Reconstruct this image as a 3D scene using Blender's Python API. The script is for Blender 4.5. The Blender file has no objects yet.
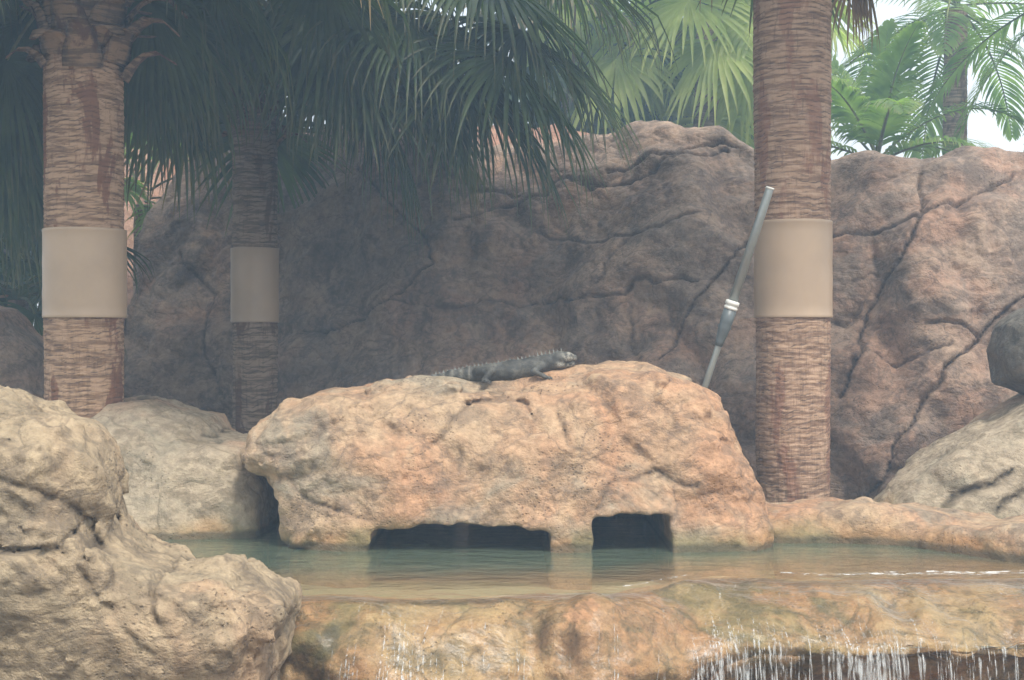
import bpy, math, random
import numpy as np
from mathutils import Vector
rad = math.radians
C = bpy.context.scene.collection
FP = 1422.0            # focal length in pixels (50 mm lens, 1024 px wide)
HC = 1.0               # eye height above the water of the pool

# ------------------------------------------------------------------ camera, sky, sun, exposure
cam_d = bpy.data.cameras.new('camera'); cam = bpy.data.objects.new('camera', cam_d); C.objects.link(cam)
cam_d.sensor_width = 36.0; cam_d.lens = 50.0; cam_d.clip_start = 0.05; cam_d.clip_end = 2000
cam.location = (0, 0, HC); cam.rotation_euler = (rad(90), 0, 0)
bpy.context.scene.camera = cam
SUN_EL, SUN_AZ = 58.0, 150.0     # azimuth from +Y clockwise
w = bpy.data.worlds.new('World'); bpy.context.scene.world = w; w.use_nodes = True
nt = w.node_tree; bg = nt.nodes['Background']
sk = nt.nodes.new('ShaderNodeTexSky'); sk.sky_type = 'NISHITA'; sk.sun_disc = False
sk.sun_elevation = rad(SUN_EL); sk.sun_rotation = rad(SUN_AZ)
sk.air_density = 1.0; sk.dust_density = 6.0; sk.ozone_density = 1.0
cmx = nt.nodes.new('ShaderNodeMix'); cmx.data_type = 'RGBA'     # thin bright cloud over the whole sky
cno = nt.nodes.new('ShaderNodeTexNoise'); cno.inputs['Scale'].default_value = 2.2; cno.inputs['Detail'].default_value = 6
cmr = nt.nodes.new('ShaderNodeMapRange'); cmr.inputs[1].default_value = .3; cmr.inputs[2].default_value = .7; cmr.inputs[3].default_value = .62; cmr.inputs[4].default_value = .95
ctc = nt.nodes.new('ShaderNodeTexCoord'); nt.links.new(ctc.outputs['Generated'], cno.inputs['Vector']); nt.links.new(cno.outputs['Fac'], cmr.inputs[0])
nt.links.new(cmr.outputs[0], cmx.inputs[0]); nt.links.new(sk.outputs[0], cmx.inputs[6]); cmx.inputs[7].default_value = (5.5, 5.6, 5.55, 1)
nt.links.new(cmx.outputs[2], bg.inputs[0]); bg.inputs[1].default_value = 0.15
sd = bpy.data.lights.new('sun', 'SUN'); sd.energy = 2.0; sd.angle = rad(12); sd.color = (1, .95, .87)
so = bpy.data.objects.new('sun', sd); C.objects.link(so); so.location = (0, 0, 20)
sv = Vector((math.sin(rad(SUN_AZ))*math.cos(rad(SUN_EL)), math.cos(rad(SUN_AZ))*math.cos(rad(SUN_EL)), math.sin(rad(SUN_EL))))
so.rotation_euler = sv.to_track_quat('Z', 'Y').to_euler()
vs = bpy.context.scene.view_settings
vs.view_transform = 'Standard'; vs.look = 'None'; vs.gamma = 1; vs.use_curve_mapping = False
vs.exposure = 0.98
cy = bpy.context.scene.cycles
cy.transparent_max_bounces = 24; cy.max_bounces = 8; cy.volume_bounces = 1
try: cy.volume_step_rate = 1.0; cy.use_denoising = True
except Exception: pass

# ------------------------------------------------------------------ helpers
def W(px, py, d):
    return ((px-512)/FP*d, d, HC-(py-340)/FP*d)
def XZ(pts, d):
    return np.array([((p[0]-512)/FP*d, HC-(p[1]-340)/FP*d) for p in pts], float)

def tag(o, label=None, cat=None, group=None, kind=None):
    if label: o['label'] = label
    if cat: o['category'] = cat
    if group: o['group'] = group
    if kind: o['kind'] = kind
    return o
def link(name, me, mats, parent=None, loc=None):
    o = bpy.data.objects.new(name, me); C.objects.link(o)
    for m in (mats if isinstance(mats, (list, tuple)) else [mats]): me.materials.append(m)
    if parent is not None: o.parent = parent
    if loc is not None: o.location = loc
    return o
def empty(name, loc):
    o = bpy.data.objects.new(name, None); C.objects.link(o); o.location = loc; o.empty_display_size = .2
    return o
def mesh_np(name, V, F, smooth=True, attrs=None, matidx=None):
    V = np.asarray(V, np.float32); F = np.asarray(F, np.int32)
    me = bpy.data.meshes.new(name)
    me.vertices.add(len(V)); me.vertices.foreach_set('co', V.ravel())
    n, k = F.shape
    me.loops.add(n*k); me.loops.foreach_set('vertex_index', F.ravel())
    me.polygons.add(n); me.polygons.foreach_set('loop_start', np.arange(0, n*k, k, dtype=np.int32))
    me.polygons.foreach_set('loop_total', np.full(n, k, np.int32))
    me.polygons.foreach_set('use_smooth', np.full(n, smooth, bool))
    if matidx is not None: me.polygons.foreach_set('material_index', np.asarray(matidx, np.int32))
    me.update(calc_edges=True); me.validate()
    for an, av in (attrs or {}).items():
        a = me.attributes.new(an, 'FLOAT', 'POINT'); a.data.foreach_set('value', np.asarray(av, np.float32))
    return me

rs = np.random.RandomState(7)
PERM = rs.permutation(256).astype(np.int32); PERM = np.concatenate([PERM, PERM])
G3 = rs.normal(size=(256, 3)).astype(np.float32); G3 /= np.linalg.norm(G3, axis=1)[:, None]
def pnoise(P):
    P = np.asarray(P, np.float32); I = np.floor(P).astype(np.int32); f = P-I; I &= 255
    u = f*f*f*(f*(f*6-15)+10); out = 0
    for dx in (0, 1):
        wx = u[:, 0] if dx else 1-u[:, 0]
        hx = PERM[(I[:, 0]+dx) & 255]
        for dy in (0, 1):
            wy = u[:, 1] if dy else 1-u[:, 1]
            hy = PERM[(hx+I[:, 1]+dy) & 255]
            for dz in (0, 1):
                wz = u[:, 2] if dz else 1-u[:, 2]
                g = G3[PERM[(hy+I[:, 2]+dz) & 255]]
                out = out+wx*wy*wz*(g[:, 0]*(f[:, 0]-dx)+g[:, 1]*(f[:, 1]-dy)+g[:, 2]*(f[:, 2]-dz))
    return out*1.4
def fbm(P, sc, octv=4, gain=.5, off=0.):
    P = np.asarray(P, np.float32)*sc+off; a = 1.; s = 0
    for i in range(octv):
        s = s+a*pnoise(P); P = P*2.03+17.1; a *= gain
    return s
def seg_dist(X, Z, poly):
    """unsigned distance of 2D points to a polyline"""
    d = np.full(X.shape, 1e9, np.float32)
    for (a, b) in zip(poly[:-1], poly[1:]):
        ex, ez = b[0]-a[0], b[1]-a[1]; L = ex*ex+ez*ez+1e-12
        t = np.clip(((X-a[0])*ex+(Z-a[1])*ez)/L, 0, 1)
        d = np.minimum(d, np.hypot(X-a[0]-t*ex, Z-a[1]-t*ez))
    return d
def poly_sdf(X, Z, poly):
    P = np.vstack([poly, poly[:1]]); d = seg_dist(X, Z, P); ins = np.zeros(X.shape, bool)
    for (a, b) in zip(P[:-1], P[1:]):
        c = (a[1] > Z) != (b[1] > Z)
        ins ^= c & (X < (b[0]-a[0])*(Z-a[1])/(b[1]-a[1]+1e-12)+a[0])
    return np.where(ins, -d, d)
def smin(a, b, k):
    h = np.clip(.5+.5*(b-a)/k, 0, 1); return b*(1-h)+a*h-k*h*(1-h)
def smax(a, b, k): return -smin(-a, -b, k)

def surface_nets(F, org, h):
    """naive surface nets on a scalar grid (negative inside)"""
    ins = F < 0; nx, ny, nz = F.shape
    cnt = np.zeros((nx-1, ny-1, nz-1), np.int8)
    for a in (0, 1):
        for b in (0, 1):
            for c in (0, 1): cnt += ins[a:nx-1+a, b:ny-1+b, c:nz-1+c]
    act = (cnt > 0) & (cnt < 8); idx = np.argwhere(act); vid = np.full(act.shape, -1, np.int32)
    vid[act] = np.arange(len(idx)); S = np.zeros((len(idx), 3)); N = np.zeros(len(idx))
    cor = [(a, b, c) for a in (0, 1) for b in (0, 1) for c in (0, 1)]
    for p in cor:
        for ax in range(3):
            if p[ax] == 0:
                q = list(p); q[ax] = 1
                A = F[idx[:, 0]+p[0], idx[:, 1]+p[1], idx[:, 2]+p[2]]; B = F[idx[:, 0]+q[0], idx[:, 1]+q[1], idx[:, 2]+q[2]]
                m = (A < 0) != (B < 0); t = A/np.where(A == B, 1, A-B)
                pt = np.tile(np.array(p, float), (len(idx), 1)); pt[:, ax] = t
                S[m] += pt[m]; N[m] += 1
    V = (idx+S/N[:, None])*h+np.array(org)
    Q = []
    for ax in range(3):
        o1, o2 = [(1, 2), (2, 0), (0, 1)][ax]
        sl0 = [slice(None)]*3; sl1 = [slice(None)]*3
        sl0[ax] = slice(0, -1); sl1[ax] = slice(1, None)
        e = ins[tuple(sl0)] != ins[tuple(sl1)]; pos = np.argwhere(e)
        ok = (pos[:, o1] > 0) & (pos[:, o2] > 0) & (pos[:, o1] < F.shape[o1]-1) & (pos[:, o2] < F.shape[o2]-1)
        pos = pos[ok]; fl = ins[pos[:, 0], pos[:, 1], pos[:, 2]]
        def cell(d1, d2):
            c = pos.copy(); c[:, o1] -= d1; c[:, o2] -= d2; return vid[c[:, 0], c[:, 1], c[:, 2]]
        q = np.stack([cell(1, 1), cell(0, 1), cell(0, 0), cell(1, 0)], 1)
        q[~fl] = q[~fl][:, ::-1]; Q.append(q)
    return V, np.vstack(Q)

def sdf_object(name, fn, lo, hi, h, mat, noise=None, band=.3, crack=None, base=None, parent=None, post=None):
    """fn(X,Y,Z)->field on arrays; noise(P)->offset added near the surface; crack(P)->groove 0..1"""
    ax = [np.arange(lo[i], hi[i]+h, h, dtype=np.float32) for i in range(3)]
    X, Y, Z = np.meshgrid(*ax, indexing='ij')
    F = fn(X, Y, Z).astype(np.float32)
    m = np.abs(F) < band
    P = np.stack([X[m], Y[m], Z[m]], 1)
    if noise is not None: F[m] += noise(P)
    if crack is not None: F[m] += crack(P)*.035
    if post is not None: F = post(X, Y, Z, F)
    for s in (np.s_[0], np.s_[-1]):
        F[s] = np.maximum(F[s], .01); F[:, s] = np.maximum(F[:, s], .01); F[:, :, s] = np.maximum(F[:, :, s], .01)
    V, Q = surface_nets(F, lo, h)
    at = {'crack': crack(V.astype(np.float32)) if crack is not None else np.zeros(len(V))}
    base = base if base is not None else ((lo[0]+hi[0])/2, (lo[1]+hi[1])/2, max(lo[2], -.1))
    me = mesh_np(name, V-np.array(base), Q, True, at)
    return link(name, me, mat, parent, base)

def crack_fn(polys, width=.014, wob=.03):
    def f(P):
        wx = fbm(P, 6, 3)*wob; wz = fbm(P, 6, 3, off=40)*wob
        o = np.zeros(len(P), np.float32)
        for pl in polys:
            k = 1.
            if isinstance(pl, tuple): pl, k = pl
            d = seg_dist(P[:, 0]+wx, P[:, 2]+wz, pl)
            o = np.maximum(o, k*np.exp(-(d/(width*(.6+.4*k)))**2))
        return o
    return f
def rock_noise(big=.06, mid=.03, fine=.008, seam=.03, off=0., s=1.0):
    def f(P):
        Q = P*s
        wv = np.stack([fbm(Q, 1.3, 2, off=off+5), fbm(Q, 1.3, 2, off=off+9), fbm(Q, 1.3, 2, off=off+13)], 1)*.35
        Qw = Q+wv
        a = fbm(Qw, .9, 2, off=off)*big*1.5
        e = fbm(Qw, 1.25, 2, .4, off=off+30); b = (.45-np.sqrt(e*e+.0012)*1.7)*mid      # broad billows with creases between them
        n = fbm(Qw*np.array([.8, .8, 1.5], np.float32), 1.25, 2, off=off+60)
        c = np.exp(-(n/.022)**2)*seam*np.clip(.3+fbm(Q, 1.1, 1, off=off+90)*3, 0, 1)                                    # wandering seams
        d = fbm(Q, 8, 4, .6, off=off)*fine*.9+(.25-np.abs(fbm(Qw*np.array([1, 1, 1.6], np.float32), 3.3, 3, .55, off=off+3)))*fine*1.5
        return a+b+c+d
    return f

# ------------------------------------------------------------------ materials
class NB:
    def __init__(s, name):
        s.m = bpy.data.materials.new(name); s.m.use_nodes = True; s.t = s.m.node_tree; s.n = s.t.nodes; s.n.clear()
        s.out = s.n.new('ShaderNodeOutputMaterial')
    def N(s, typ, **kw):
        n = s.n.new(typ)
        for k, v in kw.items():
            if k.startswith('i_'):
                key = k[2:].replace('_', ' '); n.inputs[key].default_value = v
            else: setattr(n, k, v)
        return n
    def L(s, a, b): s.t.links.new(a, b)
    def noise(s, vec, scale, detail=5, rough=.55, dist=0.):
        n = s.N('ShaderNodeTexNoise', i_Scale=scale, i_Detail=detail, i_Roughness=rough, i_Distortion=dist); s.L(vec, n.inputs['Vector']); return n.outputs['Fac']
    def ramp(s, fac, a, b):
        n = s.N('ShaderNodeMapRange', interpolation_type='SMOOTHSTEP'); s.L(fac, n.inputs[0]); n.inputs[1].default_value = a; n.inputs[2].default_value = b; return n.outputs[0]
    def mix(s, fac, a, b, mode='MIX'):
        n = s.N('ShaderNodeMix', data_type='RGBA', blend_type=mode)
        for x, i in ((fac, 0), (a, 6), (b, 7)):
            if isinstance(x, (int, float)): n.inputs[i].default_value = x
            elif isinstance(x, tuple): n.inputs[i].default_value = (*x, 1) if len(x) == 3 else x
            else: s.L(x, n.inputs[i])
        return n.outputs[2]
    def math(s, op, a, b=0.):
        n = s.N('ShaderNodeMath', operation=op)
        for x, i in ((a, 0), (b, 1)):
            if isinstance(x, (int, float)): n.inputs[i].default_value = x
            else: s.L(x, n.inputs[i])
        return n.outputs[0]
    def mapping(s, vec, scale, loc=(0, 0, 0)):
        n = s.N('ShaderNodeMapping'); s.L(vec, n.inputs[0]); n.inputs['Scale'].default_value = scale; n.inputs['Location'].default_value = loc; return n.outputs[0]

def rock_mat(name, tan, warm, grey, dark, warm_lv=(.45, .62), grey_lv=(.5, .66), dark_lv=(.55, .75), rough=.88, water=None, bump=.8, off=0., film=False):
    b = NB(name); tc = b.N('ShaderNodeTexCoord').outputs['Object']
    v = b.mapping(tc, (1, 1, 1), (off, off*.7, off*1.3))
    c = b.mix(b.ramp(b.noise(v, .9, 6, .6, .8), *warm_lv), tan, warm)
    v2 = b.mapping(v, (1, 1, 1.4), (11, 3, 5))
    c = b.mix(b.math('MULTIPLY', b.ramp(b.noise(v2, 1.7, 8, .65, .6), *grey_lv), .8), c, grey)
    v3 = b.mapping(v, (1, 1, .55), (3, 31, 15))
    c = b.mix(b.math('MULTIPLY', b.ramp(b.noise(v3, 2.6, 9, .7, .4), *dark_lv), .7), c, dark)
    fine = b.noise(v, 22, 8, .7); vf = b.N('ShaderNodeMapRange'); b.L(fine, vf.inputs[0]); vf.inputs[1].default_value = .3; vf.inputs[2].default_value = .7; vf.inputs[3].default_value = .62; vf.inputs[4].default_value = 1.28
    c = b.mix(1., c, vf.outputs[0], 'MULTIPLY')
    cr = b.N('ShaderNodeAttribute', attribute_name='crack').outputs['Fac']
    c = b.mix(b.math('MULTIPLY', cr, .92), c, tuple(x*.3 for x in dark))
    blot = b.noise(b.mapping(v, (1, 1, 1.3), (7, 7, 1)), 6.5, 9, .72, .3); c = b.mix(b.math('MULTIPLY', b.ramp(blot, .50, .62), .5), c, tuple(x*1.0 for x in dark))
    c = b.mix(b.math('MULTIPLY', b.ramp(b.noise(b.mapping(v, (1, 1, 1), (1, 17, 9)), 4.5, 8, .7, .5), .52, .66), .55), c, tuple(min(1, x*1.25) for x in tan))
    rv = b.math('ABSOLUTE', b.math('SUBTRACT', b.noise(b.mapping(v, (1, 1, 1.5), (3.2, 0, 7)), 3.2, 6, .55, .5), .5))
    c = b.mix(b.math('MULTIPLY', b.math('SUBTRACT', 1., b.ramp(rv, .0, .03)), .45), c, dark)
    pores = b.N('ShaderNodeTexVoronoi', i_Scale=42.); b.L(b.mapping(v, (1, 1, 1.2)), pores.inputs['Vector'])
    pm = b.math('MULTIPLY', b.math('SUBTRACT', 1., b.ramp(pores.outputs['Distance'], .1, .3)), b.ramp(b.noise(v, 3., 3), .45, .65))
    c = b.mix(b.math('MULTIPLY', pm, .45), c, tuple(x*.6 for x in dark))
    p = b.N('ShaderNodeBsdfPrincipled'); r = rough
    if water is not None:
        alg, alg2, hgt = water
        sep = b.N('ShaderNodeSeparateXYZ'); b.L(b.N('ShaderNodeNewGeometry').outputs['Position'], sep.inputs[0])
        z = b.math('SUBTRACT', sep.outputs[2], b.math('MULTIPLY', b.math('SUBTRACT', b.noise(v, 2.2, 5), .5), hgt*2.2))
        m = b.math('SUBTRACT', 1., b.ramp(z, hgt*.1, hgt))
        ac = b.mix(b.ramp(b.noise(v, 3.3, 4), .42, .58), alg, alg2)
        ac = b.mix(.8, ac, b.mix(1., ac, vf.outputs[0], 'MULTIPLY'))
        c = b.mix(b.math('MULTIPLY', m, .75), c, ac)
        line = b.math('MULTIPLY', b.math('SUBTRACT', 1., b.ramp(b.math('SUBTRACT', sep.outputs[2], b.math('MULTIPLY', b.noise(v, 6, 3), .04)), 0., .03)), .75)
        line = b.math('MULTIPLY', line, b.ramp(sep.outputs[2], -.03, -.005)); c = b.mix(line, c, (.06, .055, .035))
    b.L(c, p.inputs['Base Color'])
    if film:
        rm = b.N('ShaderNodeMapRange'); b.L(b.noise(v, 5, 5), rm.inputs[0]); rm.inputs[1].default_value = .35; rm.inputs[2].default_value = .65; rm.inputs[3].default_value = .12; rm.inputs[4].default_value = .5
        b.L(rm.outputs[0], p.inputs['Roughness'])
    else: p.inputs['Roughness'].default_value = r
    p.inputs['Specular IOR Level'].default_value = .35
    hgt_ = b.math('ADD', b.math('MULTIPLY', b.noise(v, 11, 10, .66, .3), 1.), b.math('MULTIPLY', b.noise(v, 60, 6, .7), .4))
    for sc_, am_ in ((3.2, 2.6), (8., 1.0)):
        rg = b.math('ABSOLUTE', b.math('SUBTRACT', b.noise(b.mapping(v, (1, 1, 1.5), (sc_, 0, 7)), sc_, 6, .55, .5), .5)); hgt_ = b.math('ADD', hgt_, b.math('MULTIPLY', b.math('MINIMUM', rg, .16), am_))
    hgt_ = b.math('SUBTRACT', hgt_, b.math('MULTIPLY', pm, .3))
    bp = b.N('ShaderNodeBump', i_Strength=bump, i_Distance=.028); b.L(hgt_, bp.inputs['Height']); b.L(bp.outputs[0], p.inputs['Normal'])
    b.L(p.outputs[0], b.out.inputs[0]); return b.m

ALG = ((.20, .17, .07), (.40, .22, .09), .13)
M_island = rock_mat('island_rock', (.45, .32, .20), (.47, .27, .155), (.30, .26, .19), (.15, .11, .08), (.36, .58), (.50, .66), (.55, .75), water=ALG)
M_front = rock_mat('foreground_rock', (.41, .315, .20), (.44, .295, .18), (.29, .235, .155), (.13, .10, .07), (.5, .7), (.46, .62), (.50, .70), off=4, bump=.9)
M_bank = rock_mat('bank_rock', (.41, .33, .23), (.44, .28, .18), (.28, .25, .18), (.15, .115, .07), (.48, .62), (.5, .7), (.6, .8), water=((.20, .19, .09), (.42, .26, .12), .12), off=9)
M_wall = rock_mat('wall_rock', (.36, .255, .18), (.38, .235, .16), (.24, .19, .15), (.115, .085, .068), (.44, .62), (.42, .60), (.47, .66), off=2)
M_red = rock_mat('red_rock', (.36, .22, .15), (.38, .19, .12), (.30, .2, .15), (.24, .14, .1), off=14)
M_ledge = rock_mat('wet_ledge_rock', (.46, .305, .16), (.45, .24, .12), (.20, .16, .07), (.08, .065, .03), (.4, .6), (.52, .62), (.56, .68), film=True, off=6, bump=.8)
M_knob = rock_mat('dark_rock', (.17, .15, .12), (.19, .14, .10), (.12, .12, .10), (.06, .06, .05), off=18)

def simple(name, col, rough=.5, metal=0., var=.15, nscale=6, bump=0., spec=.5):
    b = NB(name); tc = b.N('ShaderNodeTexCoord').outputs['Object']
    n = b.noise(tc, nscale, 6, .6)
    c = b.mix(b.ramp(n, .35, .65), tuple(x*(1-var) for x in col), tuple(min(1, x*(1+var)) for x in col))
    p = b.N('ShaderNodeBsdfPrincipled', i_Roughness=rough, i_Metallic=metal); p.inputs['Specular IOR Level'].default_value = spec
    b.L(c, p.inputs['Base Color'])
    if bump:
        bp = b.N('ShaderNodeBump', i_Strength=bump, i_Distance=.01); b.L(b.noise(tc, nscale*6, 6), bp.inputs['Height']); b.L(bp.outputs[0], p.inputs['Normal'])
    b.L(p.outputs[0], b.out.inputs[0]); return b.m

def trunk_mat(name, a, bcol, dark, streak, sk_=.85):
    b = NB(name); tc = b.N('ShaderNodeTexCoord').outputs['Object']
    v = b.mapping(tc, (1, 1, 9)); h = b.noise(v, 5, 7, .65, .3)
    c = b.mix(b.ramp(h, .42, .56), tuple(x*.8 for x in a), bcol)
    v2 = b.mapping(tc, (1, 1, .3), (5, 2, 1)); c = b.mix(b.math('MULTIPLY', b.ramp(b.noise(v2, 6, 6, .6, .4), .54, .6), sk_), c, streak)
    v3 = b.mapping(tc, (1, 1, .12), (1, 8, 2)); c = b.mix(b.math('MULTIPLY', b.ramp(b.noise(v3, 55, 4, .6), .58, .68), .35), c, dark)
    gr = b.N('ShaderNodeAttribute', attribute_name='crack').outputs['Fac']
    c = b.mix(b.math('MULTIPLY', gr, .95), c, dark)
    p = b.N('ShaderNodeBsdfPrincipled', i_Roughness=.9); p.inputs['Specular IOR Level'].default_value = .2
    b.L(c, p.inputs['Base Color'])
    bp = b.N('ShaderNodeBump', i_Strength=.7, i_Distance=.015)
    b.L(b.math('ADD', h, b.noise(b.mapping(tc, (1, 1, .15)), 50, 5)), bp.inputs['Height']); b.L(bp.outputs[0], p.inputs['Normal'])
    b.L(p.outputs[0], b.out.inputs[0]); return b.m
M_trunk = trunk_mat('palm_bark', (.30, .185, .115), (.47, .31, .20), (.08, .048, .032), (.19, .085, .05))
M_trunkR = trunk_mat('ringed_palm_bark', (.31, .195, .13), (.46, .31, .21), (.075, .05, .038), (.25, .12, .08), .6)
M_trunk_dk = trunk_mat('dark_palm_bark', (.22, .15, .10), (.36, .26, .18), (.07, .045, .03), (.15, .08, .05))  # same bark pattern in darker tones
M_boot = trunk_mat('leaf_base_fibre', (.16, .10, .06), (.28, .18, .11), (.045, .03, .02), (.12, .06, .04))

def leaf_mat(name, a, bcol, tip, trans=.35, tipw=.6, rough=.45):
    b = NB(name); tc = b.N('ShaderNodeTexCoord').outputs['Object']
    n = b.noise(tc, 2.5, 4); c = b.mix(b.ramp(n, .35, .65), a, bcol)
    s = b.N('ShaderNodeAttribute', attribute_name='s').outputs['Fac']
    c = b.mix(b.math('MULTIPLY', b.ramp(b.math('ADD', s, b.math('MULTIPLY', b.math('SUBTRACT', b.noise(tc, 14, 2), .5), .7)), .6, 1.05), tipw), c, tip)
    p = b.N('ShaderNodeBsdfPrincipled', i_Roughness=rough); b.L(c, p.inputs['Base Color']); p.inputs['Specular IOR Level'].default_value = .4
    t = b.N('ShaderNodeBsdfTranslucent'); b.L(b.mix(1., c, (1.3, 1.5, .7), 'MULTIPLY'), t.inputs[0])
    mx = b.N('ShaderNodeMixShader', i_Fac=trans); b.L(p.outputs[0], mx.inputs[1]); b.L(t.outputs[0], mx.inputs[2])
    b.L(mx.outputs[0], b.out.inputs[0]); return b.m
M_leaf = leaf_mat('fan_leaf', (.03, .06, .02), (.085, .13, .045), (.16, .13, .07))
M_leafL = leaf_mat('sunlit_fan_leaf', (.28, .34, .09), (.44, .48, .16), (.42, .38, .14), .55, .4)  # brighter copy of the fan leaf, sunlight put into its colour
M_leafF = leaf_mat('feather_leaf', (.12, .20, .055), (.24, .34, .11), (.32, .30, .12), .5, .4)
M_dead = leaf_mat('dead_leaf', (.22, .14, .08), (.32, .22, .13), (.3, .2, .12), .15, .4, .8)
M_old = leaf_mat('ageing_fan_leaf', (.07, .08, .025), (.15, .13, .05), (.30, .20, .10), .3, .8)
M_pet = simple('petiole', (.16, .17, .06), .5, 0, .3)
M_petb = simple('dry_petiole', (.30, .17, .08), .7, 0, .35)
M_collar = simple('painted_sheet_metal', (.42, .305, .205), .42, 0, .07, 2.2, 0)
M_rivet = simple('rivet_metal', (.33, .27, .2), .35, .6, .1)
M_tubeg = simple('grey_tube', (.30, .32, .30), .35, .35, .08, 8)
M_tubed = simple('dark_coupling', (.10, .115, .115), .4, 0, .1)
M_white = simple('white_plastic', (.75, .74, .68), .35, 0, .05)

# ------------------------------------------------------------------ ground, pool bed, water
def grid_mesh(name, xs, ys, zf, mat, kind, attrs=None):
    X, Y = np.meshgrid(xs, ys, indexing='ij'); P = np.stack([X.ravel(), Y.ravel(), np.zeros(X.size)], 1)
    P[:, 2] = zf(P); nx, ny = X.shape; i = np.arange(nx*ny).reshape(nx, ny)
    F = np.stack([i[:-1, :-1].ravel(), i[1:, :-1].ravel(), i[1:, 1:].ravel(), i[:-1, 1:].ravel()], 1)
    me = mesh_np(name, P, F, True, {'crack': np.zeros(len(P))})
    o = link(name, me, mat); tag(o, kind=kind); return o
def sstep(x, a, b):
    t = np.clip((x-a)/(b-a), 0, 1); return t*t*(3-2*t)
xs = np.unique(np.concatenate([np.linspace(-600, -12, 24), np.arange(-12, 12, .12), np.linspace(12, 600, 24)]))
ys = np.unique(np.concatenate([np.linspace(-200, -2, 14), np.arange(-2, 20, .12), np.linspace(20, 900, 34)]))
def ground_z(P):
    z = -.7+.66*sstep(P[:, 1], 7.9, 8.3)+fbm(P, .8, 3)*.03
    return z+np.clip(P[:, 1]-13, 0, 60)*.012
b = NB('soil'); tc = b.N('ShaderNodeTexCoord').outputs['Object']
c = b.mix(b.ramp(b.noise(tc, 1.2, 8), .4, .6), (.10, .075, .05), (.20, .15, .10)); c = b.mix(b.ramp(b.noise(tc, 30, 5), .5, .7), c, (.07, .07, .035))
p = b.N('ShaderNodeBsdfPrincipled', i_Roughness=.95); b.L(c, p.inputs['Base Color'])
bp = b.N('ShaderNodeBump', i_Strength=.6, i_Distance=.03); b.L(b.noise(tc, 20, 8), bp.inputs['Height']); b.L(bp.outputs[0], p.inputs['Normal'])
b.L(p.outputs[0], b.out.inputs[0]); M_soil = b.m
grid_mesh('ground', xs, ys, ground_z, M_soil, 'structure')

# pool bed: algae-green in the deep part, ochre on the shallow shelf
b = NB('pool_bed'); tc = b.N('ShaderNodeTexCoord').outputs['Object']
sp = b.N('ShaderNodeSeparateXYZ'); b.L(tc, sp.inputs[0])
zz = b.math('ADD', sp.outputs[2], b.math('MULTIPLY', b.math('SUBTRACT', b.noise(tc, 2.5, 5), .5), .03))
c = b.mix(b.ramp(zz, -.19, -.10), (.27, .30, .18), (.56, .40, .24))
c = b.mix(b.math('MULTIPLY', b.ramp(b.noise(tc, 5, 7, .65), .5, .62), .5), c, (.20, .19, .09))
p = b.N('ShaderNodeBsdfPrincipled', i_Roughness=.8); b.L(c, p.inputs['Base Color']); b.L(p.outputs[0], b.out.inputs[0])
def lip_y(x):      # where the pool spills over, as a function of x
    return 5.66+.46*sstep(x, .30, 1.05)+.05*np.sin(x*3.1)+.03*np.sin(x*7.7+1)
def bed_z(P):
    d = P[:, 1]-lip_y(P[:, 0])
    return -.06-.11*sstep(d, .15, .8)+fbm(P, 2.2, 4)*.018-1.2*sstep(-d, -.16, .05)
grid_mesh('pool_bed', np.arange(-3.6, 3.6, .03), np.arange(5.2, 8.6, .03), bed_z, b.m, 'structure')

# ---- spill ledge: profile swept along x
def sweep(name, xs, prof, mat, noise_amp, seed, offs=0., anisotropic=None, base=(0, 0, 0)):
    """prof(x)->(n,2) points (y,z); displaced along the sheet's normal"""
    G = np.array([[(x, y, z) for (y, z) in prof(x)] for x in xs], np.float32)
    du = np.gradient(G, axis=0); dv = np.gradient(G, axis=1); N = np.cross(du, dv); N /= np.linalg.norm(N, axis=2)[..., None]+1e-9
    P = G.reshape(-1, 3); Nn = N.reshape(-1, 3)
    disp = noise_amp(P); P2 = P-Nn*(disp+offs)[:, None] if seed < 0 else P+Nn*(disp+offs)[:, None]
    nx, nv = G.shape[:2]; i = np.arange(nx*nv).reshape(nx, nv)
    F = np.stack([i[:-1, :-1].ravel(), i[1:, :-1].ravel(), i[1:, 1:].ravel(), i[:-1, 1:].ravel()], 1)
    return P2, F, Nn, (nx, nv)
def resample(pts, n):
    pts = np.array(pts, float); fr = None
    if isinstance(n, tuple): n, fr, cut = n
    # Catmull-Rom then arc-length resample
    Pp = np.vstack([2*pts[0]-pts[1], pts, 2*pts[-1]-pts[-2]]); out = []
    for k in range(1, len(Pp)-2):
        t = np.linspace(0, 1, 12, endpoint=False)[:, None]; a, b_, c_, d_ = Pp[k-1], Pp[k], Pp[k+1], Pp[k+2]
        out.append(.5*((2*b_)+(-a+c_)*t+(2*a-5*b_+4*c_-d_)*t*t+(-a+3*b_-3*c_+d_)*t**3))
    q = np.vstack(out+[pts[-1:]]); L = np.r_[0, np.cumsum(np.linalg.norm(np.diff(q, axis=0), axis=1))]
    s = np.linspace(0, L[-1], n) if fr is None else np.r_[np.linspace(0, L[-1]*cut, int(n*fr), endpoint=False), np.linspace(L[-1]*cut, L[-1], n-int(n*fr))]; return np.stack([np.interp(s, L, q[:, j]) for j in range(q.shape[1])], 1)
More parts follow.
